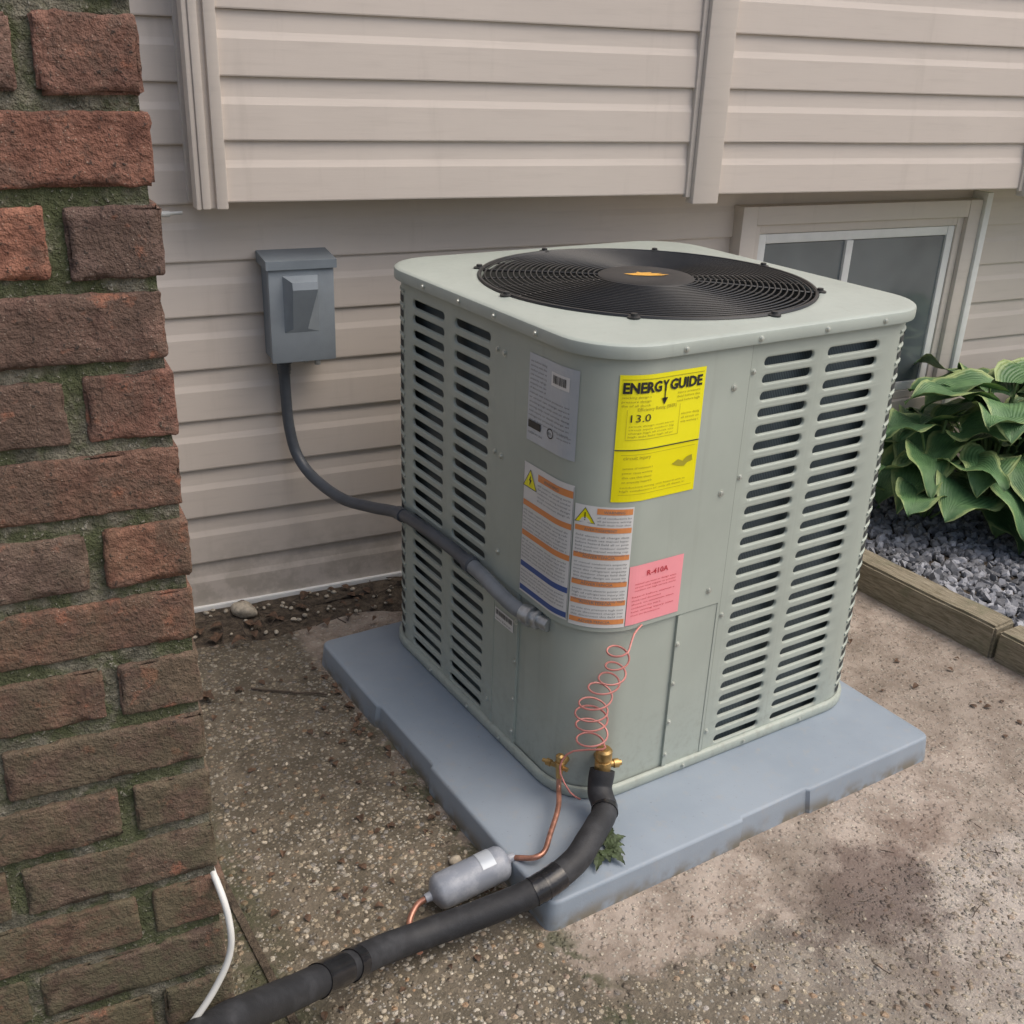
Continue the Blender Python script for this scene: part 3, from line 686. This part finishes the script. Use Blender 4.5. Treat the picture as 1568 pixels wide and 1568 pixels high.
# ------------------------------------------------------------------ brick pillar
bp=empty('brick_pillar')
PX=-.508; PY=-.185; CH=.0677; Z0=1.2683
def gridpts(h,r,n):
    return [-h,-h+r*.35,-h+r]+list(np.linspace(-h+r,h-r,n+2)[1:-1])+[h-r,h-r*.35,h]
bv=[];bf=[];bcol=[]
def brick(x0,x1,y0,y1,z0,z1,col):
    hx,hy,hz=(x1-x0)/2,(y1-y0)/2,(z1-z0)/2; c=Vector(((x0+x1)/2,(y0+y1)/2,(z0+z1)/2)); r=.0028
    gx=gridpts(hx,r,max(4,int(hx*2/.006))); gy=gridpts(hy,r,3); gz_=gridpts(hz,r,8)
    seed=Vector((random.random()*50,random.random()*50,0)); cache={}
    def vert(i,j,k):
        key=(i,j,k)
        if key in cache: return cache[key]
        q=Vector((gx[i],gy[j],gz_[k])); inn=Vector((max(-hx+r,min(hx-r,q.x)),max(-hy+r,min(hy-r,q.y)),max(-hz+r,min(hz-r,q.z))))
        d=q-inn; n=d.normalized() if d.length>1e-9 else Vector((0,0,0))
        if d.length>1e-9: q=inn+n*r
        edge=(abs(n.x)>.3)+(abs(n.y)>.3)+(abs(n.z)>.3)
        N1=noise.noise(q*28+seed); N2=noise.noise(q*130+seed); N3=noise.noise(q*45-seed); N4=noise.noise(q*260+seed)
        q=q+n*(.0014*N1+.0014*N2+.0008*N4)
        if edge>=2: q-= n*max(0,N3-.06)*.012
        cache[key]=len(bv); bv.append(hw(*(c+q))); bcol.append(col); return cache[key]
    nx,ny,nz=len(gx)-1,len(gy)-1,len(gz_)-1
    for i in range(nx):
        for k in range(nz): bf.append((vert(i,0,k),vert(i+1,0,k),vert(i+1,0,k+1),vert(i,0,k+1)))
    for j in range(ny):
        for k in range(nz):
            bf.append((vert(nx,j,k),vert(nx,j+1,k),vert(nx,j+1,k+1),vert(nx,j,k+1)))
            bf.append((vert(0,j+1,k),vert(0,j,k),vert(0,j,k+1),vert(0,j+1,k+1)))
    for i in range(nx):
        for j in range(ny):
            bf.append((vert(i,j,nz),vert(i+1,j,nz),vert(i+1,j+1,nz),vert(i,j+1,nz)))
            bf.append((vert(i,j+1,0),vert(i+1,j+1,0),vert(i+1,j,0),vert(i,j,0)))
cols=[(.31,.14,.10),(.27,.13,.095),(.34,.16,.11),(.23,.125,.095),(.28,.145,.105),(.38,.175,.115),(.20,.13,.105),(.25,.15,.115)]
MJ=.0135
for k in range(-4,19):
    zt=Z0-CH*k; zb=zt-CH+MJ
    if zb<-.02: zb=-.02
    low=min(1,max(0,(k-3)/8))
    def cc():
        c=random.choice(cols); g=.85+.35*random.random(); c=[x*g for x in c]; t_=.65*low
        return (c[0]*(1-t_)+.175*t_,c[1]*(1-t_)+.13*t_,c[2]*(1-t_)+.085*t_,1)
    j=lambda a=.002: random.uniform(-a,a)
    x=PX+j(.003)
    header=(k%2==0)
    ws=[.073 if header else .180]; first=True
    while x>-1.35:
        w_=ws.pop(0) if ws else .182
        dpt=.195 if (first and header) else .092
        brick(x-w_+j(.002),x,PY+j(.0015),PY+dpt,zb+j(.0015),zt+j(.0015),cc())
        x-=w_+MJ; first=False
    yy=PY+(.195 if header else .092)+MJ
    while yy<PY+.40:
        l=min(.190,PY+.41-yy)
        if l>.03: brick(PX-.092,PX+j(),yy,yy+l,zb,zt,cc())
        yy+=l+MJ
o=mesh('bricks',bv,bf,M['brick'],bp,True); ca=o.data.color_attributes.new('bc','FLOAT_COLOR','POINT'); ca.data.foreach_set('color',[x for c in bcol for x in c])
v=[];f=[];nx,nz=170,360
X0,X1,ZA,ZZ=-1.2,PX-.005,-.02,1.56
for i in range(nx+1):
    for k in range(nz+1):
        x=X0+(X1-X0)*i/nx; z=ZA+(ZZ-ZA)*k/nz; q=Vector((x,0,z))
        v.append(hw(x,PY+.0048+.0022*noise.noise(q*90)+.003*noise.noise(q*22)+.001*noise.noise(q*240),z))
for i in range(nx):
    for k in range(nz): a=i*(nz+1)+k; f.append((a,a+nz+1,a+nz+2,a+1))
mesh('mortar_front',v,f,M['mortar'],bp,True)
mb=MB(); mb.box(-1.4,PX-.0055,PY+.011,PY+.405,-.02,1.56); hmb(mb).obj('mortar_core',M['mortar'],bp)
# ------------------------------------------------------------------ cables
p=MB(); dz=.036
tube(p,[hw(-.550,.05,.45+dz),hw(-.527,-.10,.440+dz),hw(-.513,-.19,.415+dz),hw(-.508,-.216,.380+dz),hw(-.512,-.222,.345+dz),hw(-.530,-.226,.310+dz),hw(-.556,-.230,.278+dz),hw(-.590,-.236,.248+dz),hw(-.65,-.245,.20+dz),hw(-.8,-.26,.13+dz)],.0036,10,8)
autosmooth(p.obj('white_cable',M['cable']),60)
p=MB(); tube(p,[hw(-.40,WY-.028,.920),hw(-.34,WY-.028,.923),hw(-.27,WY-.028,.926)],.0035,8,4); p.lathe(hw(-.315,WY-.028,.924),(ct,st,0),[(0,.006),(.02,.006)],10)
autosmooth(p.obj('wall_wire',M['cable']),60)
# ------------------------------------------------------------------ garden bed
te=empty('garden_timber_edging')
def timber(name,x0,y0,x1,y1,w,h):
    bm=bmesh.new(); L=math.hypot(x1-x0,y1-y0)
    bmesh.ops.create_cube(bm,size=1); bmesh.ops.transform(bm,matrix=Matrix.Diagonal((L,w,h,1)),verts=bm.verts)
    bmesh.ops.bevel(bm,geom=bm.edges[:],offset=.006,segments=2,affect='EDGES')
    bmesh.ops.subdivide_edges(bm,edges=[e for e in bm.edges if e.calc_length()>L*.8],cuts=20)
    for q in bm.verts: q.co+=Vector((0,.003*noise.noise(q.co*9),.003*noise.noise(q.co*7+Vector((3,3,3)))))
    a=math.atan2(y1-y0,x1-x0)
    mb=MB(); mb.bm(bm,Matrix.Translation(((x0+x1)/2,(y0+y1)/2,h/2-.01))@Matrix.Rotation(a,4,'Z')); autosmooth(mb.obj(name,M['timber'],te),40)
timber('timber_a',1.378,1.04,1.384,.175,.075,.092); timber('timber_b',1.388,.168,1.392,-1.5,.078,.086)
ico=bmesh.new(); bmesh.ops.create_icosphere(ico,subdivisions=1,radius=1); iv=np.array([q.co[:] for q in ico.verts]); ifc=[tuple(q.index for q in fq.verts) for fq in ico.faces]; ico.free()
GV=[];GF=[];GC=[]
for n_ in range(7500):
    x=1.42+rng.random()*2.0; y=-1.3+rng.random()*2.3
    if n_>4300: x=1.42+rng.random()*.8; y=.0+rng.random()*1.0
    if y> (WY-.03+x*st)/ct: continue
    s=.008+.010*rng.random()
    q=iv*(1+.26*rng.standard_normal((12,1)))*np.array([1,.7+.3*rng.random(),.5+.25*rng.random()])*s
    e=rng.standard_normal((3,3)); Q,_=np.linalg.qr(e); q=q@Q.T+np.array([x,y,.052+.012*rng.random()+.006*noise.noise(Vector((x*6,y*6,0)))])
    b0=len(GV); GV.extend(q.tolist()); GF.extend([tuple(i+b0 for i in t_) for t_ in ifc]); g=.14+.31*rng.random()**1.2; GC.extend([(g*.95,g*.98,g*1.05,1)]*12)
o=mesh('gravel',GV,GF,M['gravel']); ca=o.data.color_attributes.new('bc','FLOAT_COLOR','POINT'); ca.data.foreach_set('color',[x for c in GC for x in c])
mb=MB(); mb.box(1.405,3.9,-1.5,.78,-.01,.052); mb.obj('garden_bed_soil',M['soil'])
hv=[];hf=[];huv=[]; sm_=MB()
def hosta_leaf(base,az,L,Wd,elev,droop,roll):
    NU,NV=12,8
    d=Vector((math.cos(az),math.sin(az),0)); side=Vector((-d.y,d.x,0))
    b0=len(hv); pos=Vector(base); ang=elev; pts=[]
    for i in range(NU+1):
        pts.append((pos.copy(),ang)); st_=L/NU; pos=pos+(d*math.cos(ang)+Vector((0,0,1))*math.sin(ang))*st_; ang-=droop/NU
    sd=rng.random()*20
    for i,(c0,an) in enumerate(pts):
        u=i/NU; wprof=(math.sin(math.pi*min(1,(u*.96+.04))**.62))**.85*(1-.25*u) if u<1 else 0
        up=Vector((0,0,1))*math.cos(an)-d*math.sin(an)
        for j in range(NV+1):
            v_=j/NV*2-1; hwid=Wd/2*wprof
            cup=.22*hwid*abs(v_)**1.4+.012*math.sin(u*11+sd+v_*2)*abs(v_)
            back=-.16*L*(abs(v_)**1.5)*max(0,1-u*3)
            pt=c0+side*(v_*hwid*math.cos(roll*.5))+up*(cup+v_*hwid*math.sin(roll))+d*back
            hv.append(tuple(pt)); huv.append((u,j/NV))
    for i in range(NU):
        for j in range(NV): a=b0+i*(NV+1)+j; hf.append((a,a+NV+1,a+NV+2,a+1))
for (cx,cy,cz,n_,sc) in ((1.98,.66,.05,42,1.1),(2.42,.58,.05,30,1.05),(1.78,.72,.05,16,.85),(2.14,.34,.05,26,1.0),(2.75,.42,.05,26,1.1)):
    for i in range(n_):
        az=i*2.39996+rng.random()*.5; tier=i/n_
        rad=(.05+.20*tier)*sc; hz=(.32-.24*tier+.05*rng.random())*sc
        b=Vector((cx+rad*math.cos(az),cy+rad*math.sin(az),cz+hz))
        tube(sm_,[(cx+.01*math.cos(az),cy+.01*math.sin(az),cz-.01),(cx+rad*.4*math.cos(az),cy+rad*.4*math.sin(az),cz+hz*.6),tuple(b)],.0035,6,4)
        hosta_leaf(b,az+rng.normal()*.3,(.16+.08*rng.random())*sc,(.135+.05*rng.random())*sc,.55-.75*tier+rng.normal()*.2,.8+.6*rng.random(),rng.normal()*.25)
hv=[(x,y,max(z,.062+.01*abs(math.sin(x*40)))) for x,y,z in hv]
hp=empty('hosta_plant')
o=mesh('leaves',hv,hf,M['hosta'],hp,True); uv=o.data.uv_layers.new(name='UVMap')
li=[0]*len(o.data.loops); o.data.loops.foreach_get('vertex_index',li); uv.data.foreach_set('uv',[x for i in li for x in huv[i]])
autosmooth(sm_.obj('stems',M['stem'],hp),60)
# ------------------------------------------------------------------ small debris
wd=MB()
for k in range(11):
    az=-2.9+k*.5+random.uniform(-.1,.1); L=random.uniform(.030,.052); c0=Vector((.142+.006*math.cos(az),.062+.006*math.sin(az),.056)); d=Vector((math.cos(az),math.sin(az),0)); sd=Vector((-d.y,d.x,0)); v=[]
    N_=12
    for i in range(N_+1):
        u=i/N_; w_=.0080*math.sin(math.pi*u**.8)*(1+.45*(i%2)); zz=.007*math.sin(u*3)+.002
        v+=[c0+d*L*u+sd*w_+Vector((0,0,zz)),c0+d*L*u+Vector((0,0,zz-.002)),c0+d*L*u-sd*w_+Vector((0,0,zz))]
    wd.add(v,[q for i in range(N_) for q in((3*i,3*i+3,3*i+4,3*i+1),(3*i+1,3*i+4,3*i+5,3*i+2))])
wd.obj('weed_plant',M['weed'])
def stone(mb,x,y,z,s,fl=.6,seed=0,sub=2):
    bm=bmesh.new(); bmesh.ops.create_icosphere(bm,subdivisions=sub,radius=1)
    for q in bm.verts:
        k=1+.22*noise.noise(q.co*1.3+Vector((seed,0,0))); q.co=Vector((q.co.x*s*k,q.co.y*s*.72*k,q.co.z*s*fl*k))
    mb.bm(bm,Matrix.Translation((x,y,z))@Matrix.Rotation(seed,4,'Z'))
p=MB(); x,y,_=hw(-.215,WY-.075,0); stone(p,x,y,.020,.034,.55,2.2,3); autosmooth(p.obj('stone',M['pebble']),80)
p=MB()
for k in range(110):
    xh=-.6+random.random()*1.3; yh=WY-.03-.16*random.random()**1.2; x,y,_=hw(xh,yh,0); stone(p,x,y,.010,random.uniform(.003,.008),.6,k*1.3)
for k in range(320):
    x=random.uniform(-.38,-.02); y=random.uniform(-.3,1.0); stone(p,x,y,.0008,random.uniform(.002,.005),.6,k*1.3)
for k in range(200):
    x=random.uniform(-.3,1.3); y=random.uniform(-.9,-.03); stone(p,x,y,.0006,random.uniform(.0015,.004),.6,k*1.3)
stone(p,-.052,.205,.006,.013,.5,.4)
autosmooth(p.obj('pebbles',M['pebble']),80)
p=MB()
def dleaf(x,y,z,L,az):
    d=Vector((math.cos(az),math.sin(az),0)); sd=Vector((-d.y,d.x,0)); v=[];k1=random.uniform(-.5,1)
    for i in range(7):
        u=i/6; w_=L*.32*math.sin(math.pi*u)+.0003
        for j in(-1,0,1): v.append(Vector((x,y,z))+d*L*(u-.5)+sd*w_*j+Vector((0,0,L*.25*abs(j)*k1*math.sin(math.pi*u)+.15*L*math.sin(u*4)+.002)))
    p.add(v,[(3*i+j,3*i+3+j,3*i+4+j,3*i+1+j) for i in range(6) for j in range(2)])
for k in range(120):
    xh=-.55+random.random()*1.2; yh=WY-.03-.19*random.random(); x,y,_=hw(xh,yh,0); dleaf(x,y,.012,random.uniform(.012,.038),random.random()*6)
for k in range(80): dleaf(random.uniform(-.39,-.01),random.uniform(-.05,1.0),.002,random.uniform(.006,.022),random.random()*6)
for k in range(40): dleaf(-.012-abs(random.gauss(0,.012)),random.uniform(.1,.88),.002,random.uniform(.006,.018),random.random()*6)
for k in range(26): dleaf(random.uniform(.92,1.33),random.uniform(-.2,.95),.002,random.uniform(.006,.02),random.random()*6)
for k in range(22): dleaf(random.uniform(.2,1.2),random.uniform(-.6,-.03),.002,random.uniform(.004,.012),random.random()*6)
dleaf(-.262,.885,.006,.040,1.2); dleaf(-.265,.870,.006,.035,2.4)
p.obj('fallen_leaves',M['deadleaf'])
p=MB()
def twig(x0,y0,x1,y1,r=.0016,z=.004):
    a=Vector((x0,y0,z));b=Vector((x1,y1,z+.004)); pts=[a.lerp(b,i/5)+Vector((random.uniform(-1,1),random.uniform(-1,1),0))*(b-a).length*.03 for i in range(6)]; tube(p,pts,r,6,3)
twig(-.175,.87,-.040,.76,.0022)
for k in range(34):
    xh=-.5+random.random()*1.1; yh=WY-.05-.15*random.random(); x,y,_=hw(xh,yh,0); a=random.random()*6; l=random.uniform(.03,.12); twig(x,y,x+l*math.cos(a),min(y+l*math.sin(a),1.17),.0014,.014)
for k in range(14):
    x=random.uniform(.3,1.25);y=random.uniform(-.5,-.05); a=random.random()*6; l=random.uniform(.015,.045); twig(x,y,x+l*math.cos(a),y+l*math.sin(a),.0008)
p.obj('twigs',M['twig'])
# ------------------------------------------------------------------ camera, light
cam=bpy.data.cameras.new('camera'); co=bpy.data.objects.new('camera',cam); COL.objects.link(co); scene.camera=co
cam.sensor_width=36; cam.lens=1621.14/1568*36; cam.clip_start=.02; cam.clip_end=500
co.matrix_world=Matrix.Translation((-0.7504,-0.9999,1.2564))@Matrix.Rotation(-.5768,4,'Z')@Matrix.Rotation(math.pi/2-.4128,4,'X')@Matrix.Rotation(.0393,4,'Z')
w=bpy.data.worlds.new('World'); scene.world=w; w.use_nodes=True; nt=w.node_tree; bg=nt.nodes['Background']
sky=nt.nodes.new('ShaderNodeTexSky'); sky.sky_type='NISHITA'; sky.sun_disc=False
SE=math.radians(58); AZ=Vector((.70,-.71)).normalized()
sky.sun_elevation=SE; sky.sun_rotation=math.atan2(AZ.x,AZ.y); sky.air_density=1.0; sky.dust_density=5; sky.ozone_density=.5
nt.links.new(sky.outputs[0],bg.inputs[0]); bg.inputs[1].default_value=.15
sun=bpy.data.lights.new('sun','SUN'); sun.energy=1.5; sun.angle=math.radians(60); sun.color=(1,.955,.89); so=bpy.data.objects.new('sun',sun); COL.objects.link(so)
dirv=Vector((AZ.x*math.cos(SE),AZ.y*math.cos(SE),math.sin(SE))); so.rotation_euler=dirv.to_track_quat('Z','Y').to_euler()
scene.view_settings.view_transform='Standard'; scene.view_settings.look='None'; scene.view_settings.exposure=0
